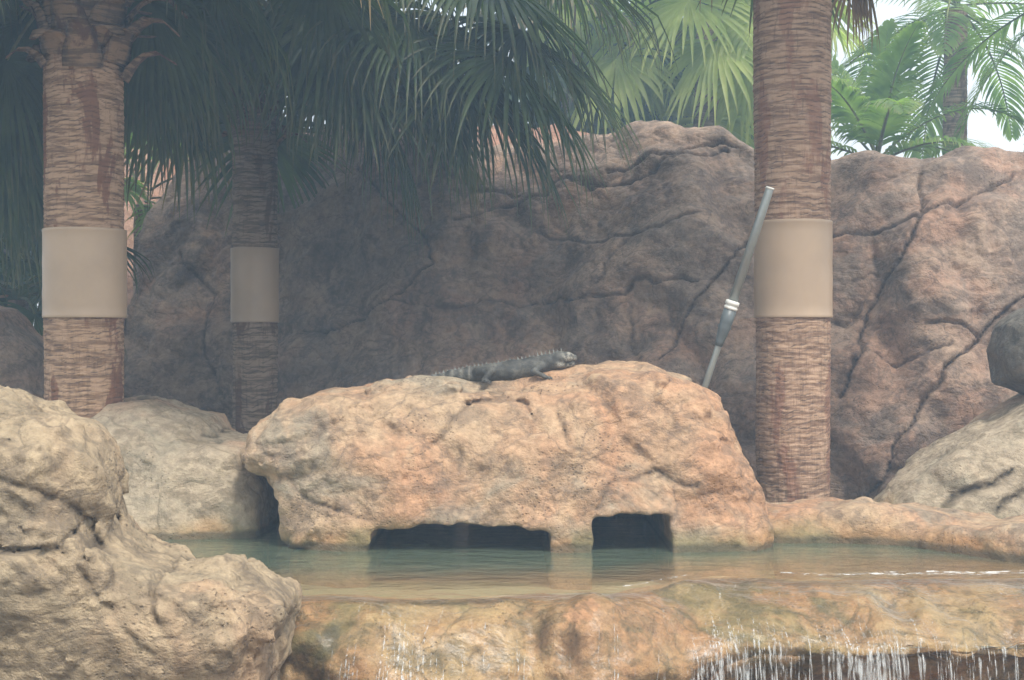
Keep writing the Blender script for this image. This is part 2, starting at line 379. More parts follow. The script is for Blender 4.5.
def ledge_prof(x):
    yc = float(lip_y(x)); k = float(sstep(x, .5, 1.0)); r = float(sstep(x, 2.0, 2.9)); uc = float(.5+.5*np.sin(x*2.6+.4))
    def mixp(p, q, t): return (p[0]*(1-t)+q[0]*t, p[1]*(1-t)+q[1]*t)
    L_ = [(yc-.16, -.055), (yc-.27, -.13), (yc-.34, -.21), (yc-.38, -.30), (yc-.40, -.40), (yc-.40, -.52), (yc-.36, -.70), (yc-.3, -.95)]
    R_ = [(yc-.20, -.045), (yc-.36, -.09), (yc-.50, -.145), (yc-.58, -.20), (yc-.56, -.25-.03*uc), (yc-.40, -.30-.03*uc), (yc-.15, -.45), (yc-.10, -.95)]
    return resample([(yc+.75, -.62), (yc+.62, -.38), (yc+.46, -.16), (yc+.22, -.060), (yc+.08, -.042), (yc-.05, -.034)]+[mixp(p, q, k) for p, q in zip(L_, R_)], 150)
lxs = np.arange(-1.55, 2.75, .012)
nz = rock_noise(.035, .035, .008, -.0, 3., 1.6)
def lnoise(P):
    lump = .05*np.exp(-(((P[:, 0]-.30)/.12)**2+((P[:, 1]-5.52)/.12)**2))+.035*np.exp(-(((P[:, 0]-.74)/.22)**2+((P[:, 1]-5.93)/.10)**2))+.06*fbm(P, 3.2, 2, off=8)*sstep(-P[:, 2], .02, .15)
    fl = sstep(P[:, 1]-lip_y(P[:, 0]), -.14, .0)*.80; return nz(P)*(1-fl)-.010*(1-fl)+lump*(1-.3*fl)+fbm(P*np.array([1, .25, .25], np.float32), 14, 3, off=3)*.006
V, F, Nn, shp = sweep('x', lxs, ledge_prof, None, lnoise, 1)
sgn = 1 if Nn[shp[1]*50+45, 2] > 0 else -1
if sgn < 0: V, F, Nn, shp = sweep('x', lxs, ledge_prof, None, lnoise, -1)
back = V.reshape(shp[0], shp[1], 3)
ib = np.arange(shp[0]*shp[1]).reshape(shp)
# close the back so the ledge is solid
F = np.vstack([F, np.stack([ib[:-1, -1], ib[1:, -1], ib[1:, 0], ib[:-1, 0]], 1)])
me = mesh_np('waterfall_ledge', V, F, True, {'crack': np.zeros(len(V))})
led = link('rock_ledge', me, M_ledge); tag(led, 'wet ochre rock ledge that the pool spills over at the bottom of the photo', 'rock')

# ---- water: thin clear surface plus the film sliding over the ledge
def water_mat(name, tint, bumpd, sc, ro=.09, murk=0.):
    b = NB(name); pos = b.N('ShaderNodeNewGeometry').outputs['Position']
    h = b.math('ADD', b.noise(b.mapping(pos, (1, 2.2, 1)), sc, 3, .5, .4), b.math('MULTIPLY', b.noise(b.mapping(pos, (1, 3, 1)), sc*4, 3), .25))
    bp = b.N('ShaderNodeBump', i_Strength=.5, i_Distance=bumpd); b.L(h, bp.inputs['Height'])
    fr = b.N('ShaderNodeFresnel', i_IOR=1.33); b.L(bp.outputs[0], fr.inputs['Normal'])
    tr = b.N('ShaderNodeBsdfTransparent'); tr.inputs[0].default_value = (*tint, 1)
    if murk:
        df = b.N('ShaderNodeBsdfDiffuse'); sy = b.N('ShaderNodeSeparateXYZ'); b.L(pos, sy.inputs[0]); yy = b.math('SUBTRACT', b.math('ADD', sy.outputs[1], b.math('MULTIPLY', b.noise(pos, 2.2, 4), .5)), b.math('MULTIPLY', b.ramp(sy.outputs[0], .3, 1.05), .38)); b.L(b.mix(b.ramp(yy, 6.08, 6.62), (.44, .30, .16), (.22, .29, .20)), df.inputs[0]); mk = b.N('ShaderNodeMixShader', i_Fac=murk); b.L(tr.outputs[0], mk.inputs[1]); b.L(df.outputs[0], mk.inputs[2]); tr = mk
    gl = b.N('ShaderNodeBsdfGlossy', i_Roughness=ro); b.L(bp.outputs[0], gl.inputs['Normal']); gl.inputs[0].default_value = (1, 1, 1, 1)
    mx = b.N('ShaderNodeMixShader'); b.L(fr.outputs[0], mx.inputs[0]); b.L(tr.outputs[0], mx.inputs[1]); b.L(gl.outputs[0], mx.inputs[2])
    b.L(mx.outputs[0], b.out.inputs[0]); return b.m
M_film = water_mat('water_film', (.93, .97, .93), .02, 9, .34)
M_water = water_mat('pool_water', (.93, .97, .93), .030, 5, .09, .34)
def water_prof(x):
    yc = float(lip_y(x)); pr = ledge_prof(x); j = int(np.argmax((pr[:, 0] < yc+.0)))
    flat = [(y, 0.) for y in np.linspace(8.45, yc+.06, 70)]
    P = [(y, z+.012+.006) for (y, z) in pr[j:j+52]]
    tail = resample(np.array(P), 50)
    tail[:, 1] = np.minimum(tail[:, 1], 0)
    return np.vstack([flat, tail])
wxs = np.arange(-3.2, 2.62, .02)
def wn(P):
    m = sstep(-P[:, 2], .005, .06)
    return fbm(P*np.array([1, .3, .3], np.float32), 12, 2)*.003*m+fbm(P*np.array([1, 1.6, 1], np.float32), 5, 2)*.0015
G = np.array([[(x, y, z) for (y, z) in water_prof(x)] for x in wxs], np.float32)
du = np.gradient(G, axis=0); dv = np.gradient(G, axis=1); N_ = np.cross(dv, du); N_ /= np.linalg.norm(N_, axis=2)[..., None]+1e-9
if N_[50, 20, 2] < 0: N_ = -N_
P = G.reshape(-1, 3); Nw = N_.reshape(-1, 3)
# the film follows the same bumps as the ledge, so it hugs the rock; the highest knobs stay out of it
lm = sstep(-P[:, 2], .002, .03)
P = P+Nw*((lnoise(P)*.75+.006)*lm+wn(P))[:, None]
i = np.arange(len(P)).reshape(G.shape[:2]); F = np.stack([i[:-1, :-1].ravel(), i[:-1, 1:].ravel(), i[1:, 1:].ravel(), i[1:, :-1].ravel()], 1)
rowi = np.tile(np.arange(G.shape[1]-1), G.shape[0]-1)
wo = link('water', mesh_np('water', P, F, True, None, (rowi >= 72).astype(int)), [M_water, M_film]); tag(wo, kind='structure')

# falling water: thin strands dropping from the edge of the ledge
b = NB('falling_water'); pos = b.N('ShaderNodeNewGeometry').outputs['Position']
n = b.noise(b.mapping(pos, (1, 1, .07)), 80, 5)
p = b.N('ShaderNodeBsdfPrincipled', i_Roughness=.15); p.inputs['Base Color'].default_value = (.74, .75, .73, 1)
t = b.N('ShaderNodeBsdfTransparent'); mx = b.N('ShaderNodeMixShader'); b.L(b.math('MULTIPLY', b.ramp(n, .44, .74), .5), mx.inputs[0]); b.L(t.outputs[0], mx.inputs[1]); b.L(p.outputs[0], mx.inputs[2]); b.L(mx.outputs[0], b.out.inputs[0]); M_fall = b.m
random.seed(5)
Vf, Ff = [], []
ed = back; foremost = np.argmin(ed[:, :, 1], axis=1)
FG = P.reshape(G.shape); fore = np.argmin(FG[:, 70:, 1], axis=1)+70
def fx_i(x): return int(np.clip(round((x-wxs[0])/.02), 0, len(wxs)-1))
def lerp_row(x, k):
    u = np.clip((x-wxs[0])/.02, 0, len(wxs)-1.001); i_ = int(u); t = u-i_; return FG[i_, k]*(1-t)+FG[i_+1, k]*t
def stream(x, k0, ln, wd, out=.0015):
    """a thread of white water: follows the film over the rock, then falls free"""
    ke = int(fore[fx_i(x)]); path = [lerp_row(x, k)+np.array([0, -out, out]) for k in range(min(k0, ke), ke+1, 1)]
    q = path[-1].copy(); nf = 7 if ln > 0 else 0
    for j in range(1, nf+1):
        t = j/nf; path.append(q+np.array([0, -.10*math.sqrt(t*ln), -ln*t]))
    n = len(path)
    if n < 4: return
    b0 = len(Vf); ph = random.random()*6; dr = random.gauss(0, .012)
    for k, p_ in enumerate(path):
        s = k/(n-1); r = wd*min(1, .15+s*2.2, .15+(1-s)*4 if ln == 0 else 9)*(.9+.15*math.sin(k*.9+ph)); cx = float(p_[0])+dr*s+.003*math.sin(s*9+ph)
        for a in range(4):
            an = a*math.pi/2; Vf.append((cx+r*math.cos(an), float(p_[1])+r*.35*math.sin(an), float(p_[2])+r*.35*math.sin(an)))
    for k in range(n-1):
        for a in range(4): Ff.append((b0+k*4+a, b0+k*4+(a+1) % 4, b0+k*4+4+(a+1) % 4, b0+k*4+4+a))
clusters = [(1.25, .38, 50), (.78, .05, 60), (.88, .03, 34), (1.0, .04, 34), (1.33, .05, 60), (1.47, .04, 34), (1.70, .08, 30), (1.9, .07, 14), (-.60, .03, 26), (-.42, .06, 44), (-.1, .3, 26), (.55, .08, 20), (.3, .3, 14)]
for (cx, sg, nn) in clusters:
    for k in range(nn):
        x = random.gauss(cx, sg)
        if x > 2.15: continue
        ke = int(fore[fx_i(x)]); stream(x, ke-int(abs(random.gauss(0, 6)))-(random.randint(6, 20) if x < .45 else 0), random.uniform(.15, .6), random.choice((.001, .0015, .002, .003, .0045)))
for k in range(70):       # short runs high on the ledge
    x = random.choice((random.gauss(-.42, .12), random.uniform(.4, 1.0), random.uniform(1.0, 2.2))); k0 = random.randint(72, 82); ke = int(fore[fx_i(x)])
    b0 = len(Vf); kk = list(range(k0, min(k0+random.randint(5, 12), ke))); w0 = random.uniform(.001, .0025); n = len(kk); dr = random.gauss(0, .02)
    if n < 4: continue
    for j, k2 in enumerate(kk):
        p_ = lerp_row(x, k2); w_ = w0*math.sin(math.pi*(.05+.9*j/(n-1))); xx = float(p_[0])+dr*j/n; Vf += [(xx-w_, float(p_[1])-.001, float(p_[2])+.001), (xx, float(p_[1])-.002, float(p_[2])+.002), (xx+w_, float(p_[1])-.001, float(p_[2])+.001)]
    for j in range(n-1):
        q = b0+j*3; Ff += [(q, q+1, q+4, q+3), (q+1, q+2, q+5, q+4)]
def curtain(x0, x1):
    b0 = len(Vf); xx = np.arange(x0, x1, .02)
    for x in xx:
        ke = int(fore[fx_i(x)]); q = FG[fx_i(x), ke]
        for j in range(12):
            t = j/11*.6; Vf.append((x+.012*math.sin(x*37)*j/11, float(q[1])+.001-.05*math.sqrt(t)+.003*math.sin(x*90+j), float(q[2])+.004-t))
    for i_ in range(len(xx)-1):
        for j in range(11): q = b0+i_*12+j; Ff.append((q, q+12, q+13, q+1))
for a_ in ((.68, .95), (1.24, 1.54)): curtain(*a_)
fo = link('falling_water', mesh_np('falling_water', Vf, Ff), M_fall); tag(fo, kind='stuff')
b = NB('foam'); pos = b.N('ShaderNodeNewGeometry').outputs['Position']
p = b.N('ShaderNodeBsdfPrincipled', i_Roughness=.3); p.inputs['Base Color'].default_value = (.8, .82, .8, 1)
t = b.N('ShaderNodeBsdfTransparent'); mx = b.N('ShaderNodeMixShader'); b.L(b.math('MULTIPLY', b.ramp(b.noise(b.mapping(pos, (.3, 1, 1)), 60, 5, .65), .48, .66), .5), mx.inputs[0]); b.L(t.outputs[0], mx.inputs[1]); b.L(p.outputs[0], mx.inputs[2]); b.L(mx.outputs[0], b.out.inputs[0])
Vo, Fo = [], []
def froth(x0, x1, dy, n):
    for k in range(n):
        x = random.uniform(x0, x1); L = random.uniform(.10, .40); w_ = random.uniform(.0015, .006); b0 = len(Vo); sl = random.gauss(0, .02); yo = random.gauss(0, .022)
        for j in range(13):
            t = j/12; xx = x+L*(t-.5); y = float(lip_y(xx))-dy+yo+sl*(t-.5)+.004*math.sin(xx*60); ww = w_*math.sin(math.pi*(t*.9+.05)); Vo.extend([(xx, y-ww, .004), (xx, y, .008), (xx, y+ww, .004)])
        for j in range(12):
            q = b0+j*3; Fo.extend([(q, q+1, q+4, q+3), (q+1, q+2, q+5, q+4)])
froth(1.2, 2.05, .02, 16); froth(.45, .68, -.02, 2)
fm = link('foam', mesh_np('foam', Vo, Fo), b.m); tag(fm, kind='stuff')

# ------------------------------------------------------------------ island boulder
isl = XZ([(236, 450), (246, 420), (280, 398), (330, 385), (400, 375), (440, 375), (500, 378), (560, 372), (600, 361), (650, 359), (692, 372), (722, 398), (745, 440), (762, 478), (772, 515), (768, 620), (285, 620), (286, 530), (284, 497), (258, 478), (240, 466)], 7.25)
def cave(X, Y, Z, px0, px1, ptop, d, arch):
    x0, _, zt = W(px0, ptop, d); x1 = W(px1, ptop, d)[0]; cx = (x0+x1)/2; hw = (x1-x0)/2
    top = zt-arch*((X-cx)/hw)**2
    return smax(np.maximum(np.abs(X-cx)-hw, np.abs(Y-7.1)-.95), Z-top, .035)
def isl_f(X, Y, Z):
    s = poly_sdf(X[:, 0, :], Z[:, 0, :], isl)[:, None, :]
    yc = 7.42+.12*np.clip(Z-.2, -.3, 1)
    f = smax(s+.015, np.abs(Y-yc)-(.68+.10*np.clip(.5-Z, 0, .6)), .34)+.03
    return f
IG_D = 7.36
def I(px, py, dy=0.): x, y, z = W(px, py, IG_D); return np.array([x, y+dy, z])
def caps(X, Y, Z, a, b_, ra, rb):
    e = b_-a; L = e.dot(e); t = np.clip(((X-a[0])*e[0]+(Y-a[1])*e[1]+(Z-a[2])*e[2])/L, 0, 1)
    return np.sqrt((X-a[0]-t*e[0])**2+(Y-a[1]-t*e[1])**2+(Z-a[2]-t*e[2])**2)-(ra+(rb-ra)*t)
def isl_post(X, Y, Z, f):
    pts = [(425, 378.5), (452, 380), (500, 381.5), (525, 378.5), (548, 373), (580, 370), (610, 366)]      # the worn saddle the iguana lies on
    for a_, b_ in zip(pts[:-1], pts[1:]):
        A_, B_ = I(*a_, .03), I(*b_, .03); A_[2] -= .098; B_[2] -= .098; f = smin(f, caps(X, Y, Z, A_, B_, .11, .11), .05)
    n = (np.sin(X*31+np.sin(Z*40)*1.5)*.006+np.sin(X*13+2+Z*9)*.008+np.sin(X*67+Y*20)*.003+np.sin(Z*53+X*11)*.005).astype(np.float32)
    f = smax(f, -(cave(X, Y, Z, 374, 548, 519, 6.95, .035)+n), .018)
    return smax(f, -(cave(X, Y, Z, 589, 666, 509, 6.95, .006)+n*.6), .014)
ick = crack_fn([(XZ([(465, 400), (500, 395), (520, 398), (535, 415)], 7.2), .6), (XZ([(430, 445), (450, 425), (470, 402)], 7.2), .5), (XZ([(560, 410), (568, 440), (590, 455), (625, 462)], 7.1), .5), (XZ([(595, 500), (610, 478), (650, 470), (690, 480)], 7.), .6), (XZ([(290, 478), (330, 500), (372, 512)], 7.), .5)], .012)
inz = rock_noise(.03, .05, .014, .012, 1., 1.5)
o = sdf_object('boulder', isl_f, (-1.6, 6.4, -.45), (1.55, 8.55, 1.15), .0145, M_island, inz, .16, ick, (0, 7.5, -.3), None, isl_post)
tag(o, 'broad pinkish tan boulder with two dark openings at the waterline and an iguana on top', 'boulder')

# ------------------------------------------------------------------ foreground left boulder mass
def slab(X, Y, Z, poly, yc, D, k, slope=0.):
    s = poly_sdf(X[:, 0, :], Z[:, 0, :], poly)[:, None, :]
    return smax(s+k*.18, np.abs(Y-(yc+slope*Z))-D, k)
pA = XZ([(-160, 350), (-60, 378), (0, 387), (50, 398), (85, 408), (108, 440), (118, 470), (120, 505), (100, 540), (60, 560), (-160, 560)], 4.9)
pB = XZ([(-160, 520), (60, 505), (115, 520), (150, 545), (190, 562), (235, 558), (268, 572), (296, 592), (302, 612), (296, 640), (286, 700), (292, 820), (-160, 820)], 4.95)
def fl_f(X, Y, Z):
    a = slab(X, Y, Z, pA, 5.05, .42, .30)
    b_ = slab(X, Y, Z, pB, 5.05, .48, .26, -.25)
    return smin(a, b_, .13)
fck = crack_fn([(XZ([(-10, 478), (25, 488), (42, 498), (58, 510)], 4.6), .5), (XZ([(-10, 552), (10, 555), (30, 549), (52, 553), (60, 542)], 4.55), .6), (XZ([(52, 553), (70, 572), (85, 600), (120, 640), (150, 665)], 4.5), .35),
                (XZ([(142, 570), (150, 600), (160, 625)], 4.6), .6), (XZ([(60, 512), (75, 535), (85, 560)], 4.6), .7), (XZ([(60, 430), (80, 447), (70, 452)], 4.6), .6)], .011, .02)
o = sdf_object('boulder', fl_f, (-2.35, 4.3, -.85), (-.70, 5.75, 1.05), .0135, M_front, rock_noise(.028, .03, .014, .0, 21., 1.9), .16, fck, (-1.6, 5.0, -.7))
tag(o, 'large rough grey-tan boulder in the left foreground, overlapping the waterfall ledge', 'boulder')

# left bank boulder
pC = XZ([(50, 410), (78, 394), (105, 389), (135, 394), (162, 407), (188, 412), (203, 430), (215, 442), (240, 444), (256, 462), (262, 490), (262, 600), (-50, 620), (-50, 430)], 7.35)
pC2 = XZ([(150, 450), (215, 438), (248, 440), (262, 465), (272, 500), (272, 620), (110, 620)], 7.4)
def bk_f(X, Y, Z):
    return smin(slab(X, Y, Z, pC, 7.75, .62, .35, .55), slab(X, Y, Z, pC2, 7.7, .56, .14, .2), .1)
bck = crack_fn([XZ([(98, 402), (115, 403), (130, 400), (150, 408), (165, 408)], 7.3), (XZ([(190, 440), (205, 438), (212, 444)], 7.3), .8), (XZ([(60, 430), (90, 440), (120, 470)], 7.2), .5)], .013)
o = sdf_object('boulder', bk_f, (-3.4, 6.9, -.5), (-1.15, 8.75, .95), .018, M_bank, rock_noise(.03, .03, .008, .012, 31., 1.5), .16, bck, (-2.2, 7.8, -.3))
tag(o, 'smooth cream boulder on the far left bank, between foreground boulder and the broad boulder', 'boulder')
# dark boulder behind the left palm
pD = XZ([(-120, 290), (-40, 285), (5, 300), (20, 325), (42, 345), (60, 400), (60, 520), (-120, 520)], 9.0)
o = sdf_object('boulder', lambda X, Y, Z: slab(X, Y, Z, pD, 9.2, .5, .35), (-4.2, 8.5, -.3), (-2.7, 10, 1.5), .025, M_wall, rock_noise(.03, .03, .008, .015, 41., 1.5), .16, None, (-3.5, 9.2, -.1))
tag(o, 'brown boulder at the left edge of the photo, behind the left palm trunk', 'boulder')
# right bank along the pool
def rb_f(X, Y, Z):
    yc = 7.42-.85*sstep(X, 1.7, 2.7)
    D = .45+.2*sstep(X, 1.6, 3)
    top = .135+.015*np.sin(X*5)
    f = smax(np.abs(Y-yc)-D, Z-top-.03*sstep(X, 2, 3), .2)
    f = smax(f, -(X-1.18), .12); return smax(f, X-4.2, .1)
o = sdf_object('rock_bank', rb_f, (1.1, 5.6, -.45), (4.3, 8.3, .4), .02, M_island, rock_noise(.04, .03, .010, .015, 51., 1.8), .14, None, (2.5, 7.2, -.3))
tag(o, 'low pinkish rock bank edging the right side of the pool in front of the palm', 'rock')
pE = XZ([(872, 520), (905, 490), (950, 462), (995, 432), (1040, 405), (1150, 350), (1300, 360), (1300, 620), (860, 620)], 7.7)
o = sdf_object('boulder', lambda X, Y, Z: slab(X, Y, Z, pE, 7.95, .42, .25, .35), (1.8, 7.2, -.4), (4.4, 8.9, 1.2), .02, M_bank, rock_noise(.03, .03, .008, .015, 61., 1.5), .16,
               crack_fn([XZ([(950, 510), (975, 495), (1000, 487), (1024, 475)], 7.5), XZ([(1000, 515), (1012, 502), (1030, 495)], 7.5)], .019, .02), (3, 8, -.3))
tag(o, 'sloping grey-tan boulder rising to the right edge of the photo from the low bank', 'boulder')
pF = XZ([(1002, 352), (1010, 320), (1034, 300), (1080, 290), (1120, 330), (1110, 400), (1050, 400), (1014, 388)], 8.0)
o = sdf_object('boulder', lambda X, Y, Z: slab(X, Y, Z, pF, 8.25, .28, .2), (2.4, 7.8, .5), (3.7, 8.8, 1.4), .018, M_knob, rock_noise(.02, .02, .006, .01, 71., 1.5), .12, None, (3.0, 8.3, .6))
tag(o, 'small dark grey rounded rock jutting out at the right edge, above the sloping boulder', 'boulder')

# ------------------------------------------------------------------ rock wall (swept profile)
TOPX = [(-400, 190), (60, 170), (128, 330), (134, 290), (150, 215), (175, 170), (205, 138), (240, 122), (300, 118), (350, 118), (420, 125), (480, 140), (560, 128), (620, 119), (690, 113), (730, 116), (752, 128), (790, 150), (830, 156), (880, 150), (925, 160), (960, 153), (1000, 143), (1060, 138), (1200, 130)]
def wall_dist(x):          # front face distance as a function of x
    return 11.6-1.1*sstep(x, -2.6, -.3)-.9*sstep(x, -.2, 1.4)-.75*sstep(x, 1.4, 3.0)
def build_wall(name, x0, x1, step, topf, distf, mat, cracks, seed, thick=1.1, lean=.28, h=150, base=None):
    xs = np.arange(x0, x1, step)
    def prof(x):
        d = float(distf(x)); zt = float(topf(x)); z0 = -.45
        H = zt-z0
        return resample([(d-.05, z0), (d, z0+.12*H), (d+.05*lean*H, z0+.3*H), (d+.45*lean*H, z0+.55*H), (d+.75*lean*H, z0+.78*H), (d+lean*H+.10, z0+.93*H), (d+lean*H+.35, zt),
                         (d+lean*H+thick*.7, zt-.06), (d+lean*H+thick, zt-.5), (d+lean*H+thick+.1, zt*.3), (d+lean*H+thick+.15, z0)], (h, .84, .60))
    nz = rock_noise(.12, .24, .010, .02, seed, .8); ck = crack_fn(cracks, .0115, .035)
    nz2 = rock_noise(.02, .06, .014, .012, seed+77, 2.1)
    G = np.array([prof(x) for x in xs]); X = np.repeat(xs[:, None], h, 1); G = np.stack([X, G[..., 0], G[..., 1]], 2).astype(np.float32)
    du = np.gradient(G, axis=0); dv = np.gradient(G, axis=1); N = np.cross(du, dv); N /= np.linalg.norm(N, axis=2)[..., None]+1e-9
    N = N.reshape(-1, 3); P = G.reshape(-1, 3)
    mid = N.reshape(len(xs), h, 3)[len(xs)//2, h//6]
    if mid[1] > 0: N = -N
    N[:, 0] *= .4
    c = ck(P); D = -(nz(P)+nz2(P)*.8)*(1-.55*np.clip(N[:, 2], 0, 1))-c*.055
    V = P+N*D[:, None]; i = np.arange(len(P)).reshape(len(xs), h)
    F = np.stack([i[:-1, :-1].ravel(), i[1:, :-1].ravel(), i[1:, 1:].ravel(), i[:-1, 1:].ravel()], 1)
    capl = [(i[0, k], i[0, k+1], i[0, h-2-k], i[0, h-1-k]) for k in range(h//2-1)]
    capr = [(i[-1, k], i[-1, k+1], i[-1, h-2-k], i[-1, h-1-k]) for k in range(h//2-1)]
    F = np.vstack([F, capl, capr])
    base = base or ((x0+x1)/2, float(distf((x0+x1)/2)), -.4)
    return link(name, mesh_np(name, V-np.array(base), F, True, {'crack': c}), mat, None, base)
tp = np.array([((px-512)/FP*(wall_dist((px-512)/FP*10.5)+1.0), HC-(py-340)/FP*(wall_dist((px-512)/FP*10.5)+1.0)) for px, py in TOPX])
def wall_top(x):
    return np.interp(x, tp[:, 0], tp[:, 1])-.02
def WC(pts, k=1.):         # crack polyline in pixels -> on the wall
    out = []
    for px, py in pts:
        d = 10.3
        for _ in range(4): d = float(wall_dist((px-512)/FP*d))+.28*max(0, (HC-(py-340)/FP*d))*.7
        out.append(((px-512)/FP*d, HC-(py-340)/FP*d))
    return (np.array(out), k)
wcr = [WC([(945, 165), (938, 195), (928, 228), (905, 265), (872, 310), (862, 350), (840, 392)]), WC([(1040, 290), (1018, 305), (990, 335), (960, 360), (930, 395), (895, 440), (886, 470), (870, 495), (855, 515)]),
       WC([(1040, 160), (985, 195), (940, 212), (880, 225), (832, 237)], .8), WC([(750, 121), (715, 120), (680, 138), (640, 150), (610, 160)], .9), WC([(740, 128), (690, 140), (650, 160), (620, 172), (580, 176)], .9),
       WC([(530, 300), (560, 297), (590, 302), (620, 298), (640, 276), (700, 280)], .8), WC([(628, 240), (612, 262), (600, 285)], .6), WC([(752, 240), (720, 275), (690, 312), (662, 362)], .8),
       WC([(875, 355), (905, 362), (930, 360), (955, 343)], .6), WC([(930, 327), (965, 326), (990, 335)], .7), WC([(868, 300), (850, 322), (834, 318)], .7), WC([(900, 275), (880, 270), (862, 278)], .5),
       WC([(350, 160), (385, 200), (425, 235), (430, 262)], .8), WC([(430, 262), (390, 300), (345, 322), (300, 330)], .8), WC([(390, 300), (440, 310), (480, 300), (530, 302)], .6), WC([(455, 215), (520, 195), (560, 175), (600, 170)], .7),
       WC([(530, 225), (590, 240), (640, 232), (700, 215)], .6), WC([(632, 300), (628, 340), (640, 365)], .6), WC([(170, 250), (210, 290), (200, 340), (225, 400)], .6), WC([(430, 150), (470, 180), (520, 190)], .6)]
wall = build_wall('rock_wall', -3.32, 4.8, .0155, wall_top, wall_dist, M_wall, wcr, 2., 1.2, h=380)
tag(wall, 'tall brown rock wall with dark cracks running across the back of the enclosure', 'rock wall')
# sunlit red rock beyond the wall
rt = [(-9, 2.6), (-6, 2.9), (-4.2, 3.0), (-2.2, 3.15), (-1.0, 3.15), (-.1, 3.28), (.55, 3.30), (1.0, 3.05), (1.5, 2.6), (2.2, 2.0), (3.0, 1.6)]
red = build_wall('rock_wall', -4.6, 2.8, .05, lambda x: np.interp(x, [a for a, _ in rt], [b_ for _, b_ in rt]), lambda x: 14.0, M_red, [], 33., 1.5, .2, 90)
tag(red, 'orange-red rock outcrop showing above the wall behind the hanging fronds', 'rock wall')

# ------------------------------------------------------------------ palms
UP = np.array([0, 0, 1.])
def unit(v): return v/(np.linalg.norm(v)+1e-9)
def fan_frond(C0, az, el, plen, R, droop=.7, nseg=44, span=300, seed=0, hang=.5, wid=1., sag=.25):
    """palmate frond: curved petiole then a pleated fan whose segment tips hang. returns V,F,s,mat"""
    r = np.random.RandomState(seed); V = []; F = []; S = []; M = []
    d = np.array([math.sin(az)*math.cos(el), math.cos(az)*math.cos(el), math.sin(el)])
    # petiole
    pos = np.array(C0, float); n = 9; pts = [pos.copy()]; dirs = [d.copy()]
    for k in range(n):
        d = unit(d+np.array([0, 0, -1])*sag*1.6/n*(.4+k/n)); pos = pos+d*plen/n; pts.append(pos.copy()); dirs.append(d.copy())
    for k, (p_, dd) in enumerate(zip(pts, dirs)):
        sd_ = unit(np.cross(dd, UP)); up = unit(np.cross(sd_, dd)); w_ = .022*(1-.55*k/n)*wid
        for (a, b_) in ((-1, .3), (0, -.6), (1, .3)): V.append(p_+sd_*w_*a+up*w_*b_); S.append(0)
    for k in range(n):
        for a in range(3):
            F.append((k*3+a, k*3+(a+1) % 3, k*3+3+(a+1) % 3, k*3+3+a)); M.append(1)
    hub = pts[-1]; fx = unit(dirs[-1]+np.array([0, 0, -hang*.5])); side = unit(np.cross(fx, UP)+r.normal(size=3)*.12); nrm = unit(np.cross(side, fx))
    if nrm[2] < 0: nrm = -nrm
    sp = math.radians(span); rows = 10
    ts = np.linspace(0, 1, rows)
    for i in range(nseg):
        a = -sp/2+sp*i/(nseg-1)+r.normal()*.012
        L = R*(.62+.38*math.cos(a*.55)**2)*r.uniform(.80, 1.08)
        d0 = unit(fx*math.cos(a)+side*math.sin(a)-nrm*.28*abs(math.sin(a))+nrm*.03*r.normal())
        p_ = hub.copy(); dcur = d0.copy(); dp = droop*r.uniform(.7, 1.3); tw = r.normal()*.3
        wmax = R*.40*sp/nseg*.56*wid
        b0 = len(V); kink = r.uniform(.45, .8) if r.rand() < .35 else 2
        for k, t in enumerate(ts):
            w_ = wmax*(min(1, t/.4) if t < .4 else (1-((t-.4)/.6)**1.2)*.93+.05)
            s_ = unit(np.cross(nrm, dcur)); nn = unit(np.cross(dcur, s_)); s_ = unit(s_+nn*tw*t)
            fold = .55*w_
            V += [p_-s_*w_+nn*fold, p_-nn*fold*.3, p_+s_*w_+nn*fold]; S += [t, t, t]
            wgt = dp*(t**1.6)*.9+(.9 if t > kink else 0)*.35
            dcur = unit(d0*(1-min(wgt, .98)*.9)+np.array([0, 0, -1])*wgt*1.25)
            p_ = p_+dcur*L/(rows-1)
        for k in range(rows-1):
            q = b0+k*3
            F += [(q, q+1, q+4, q+3), (q+1, q+2, q+5, q+4)]; M += [0, 0]
    return V, F, S, M
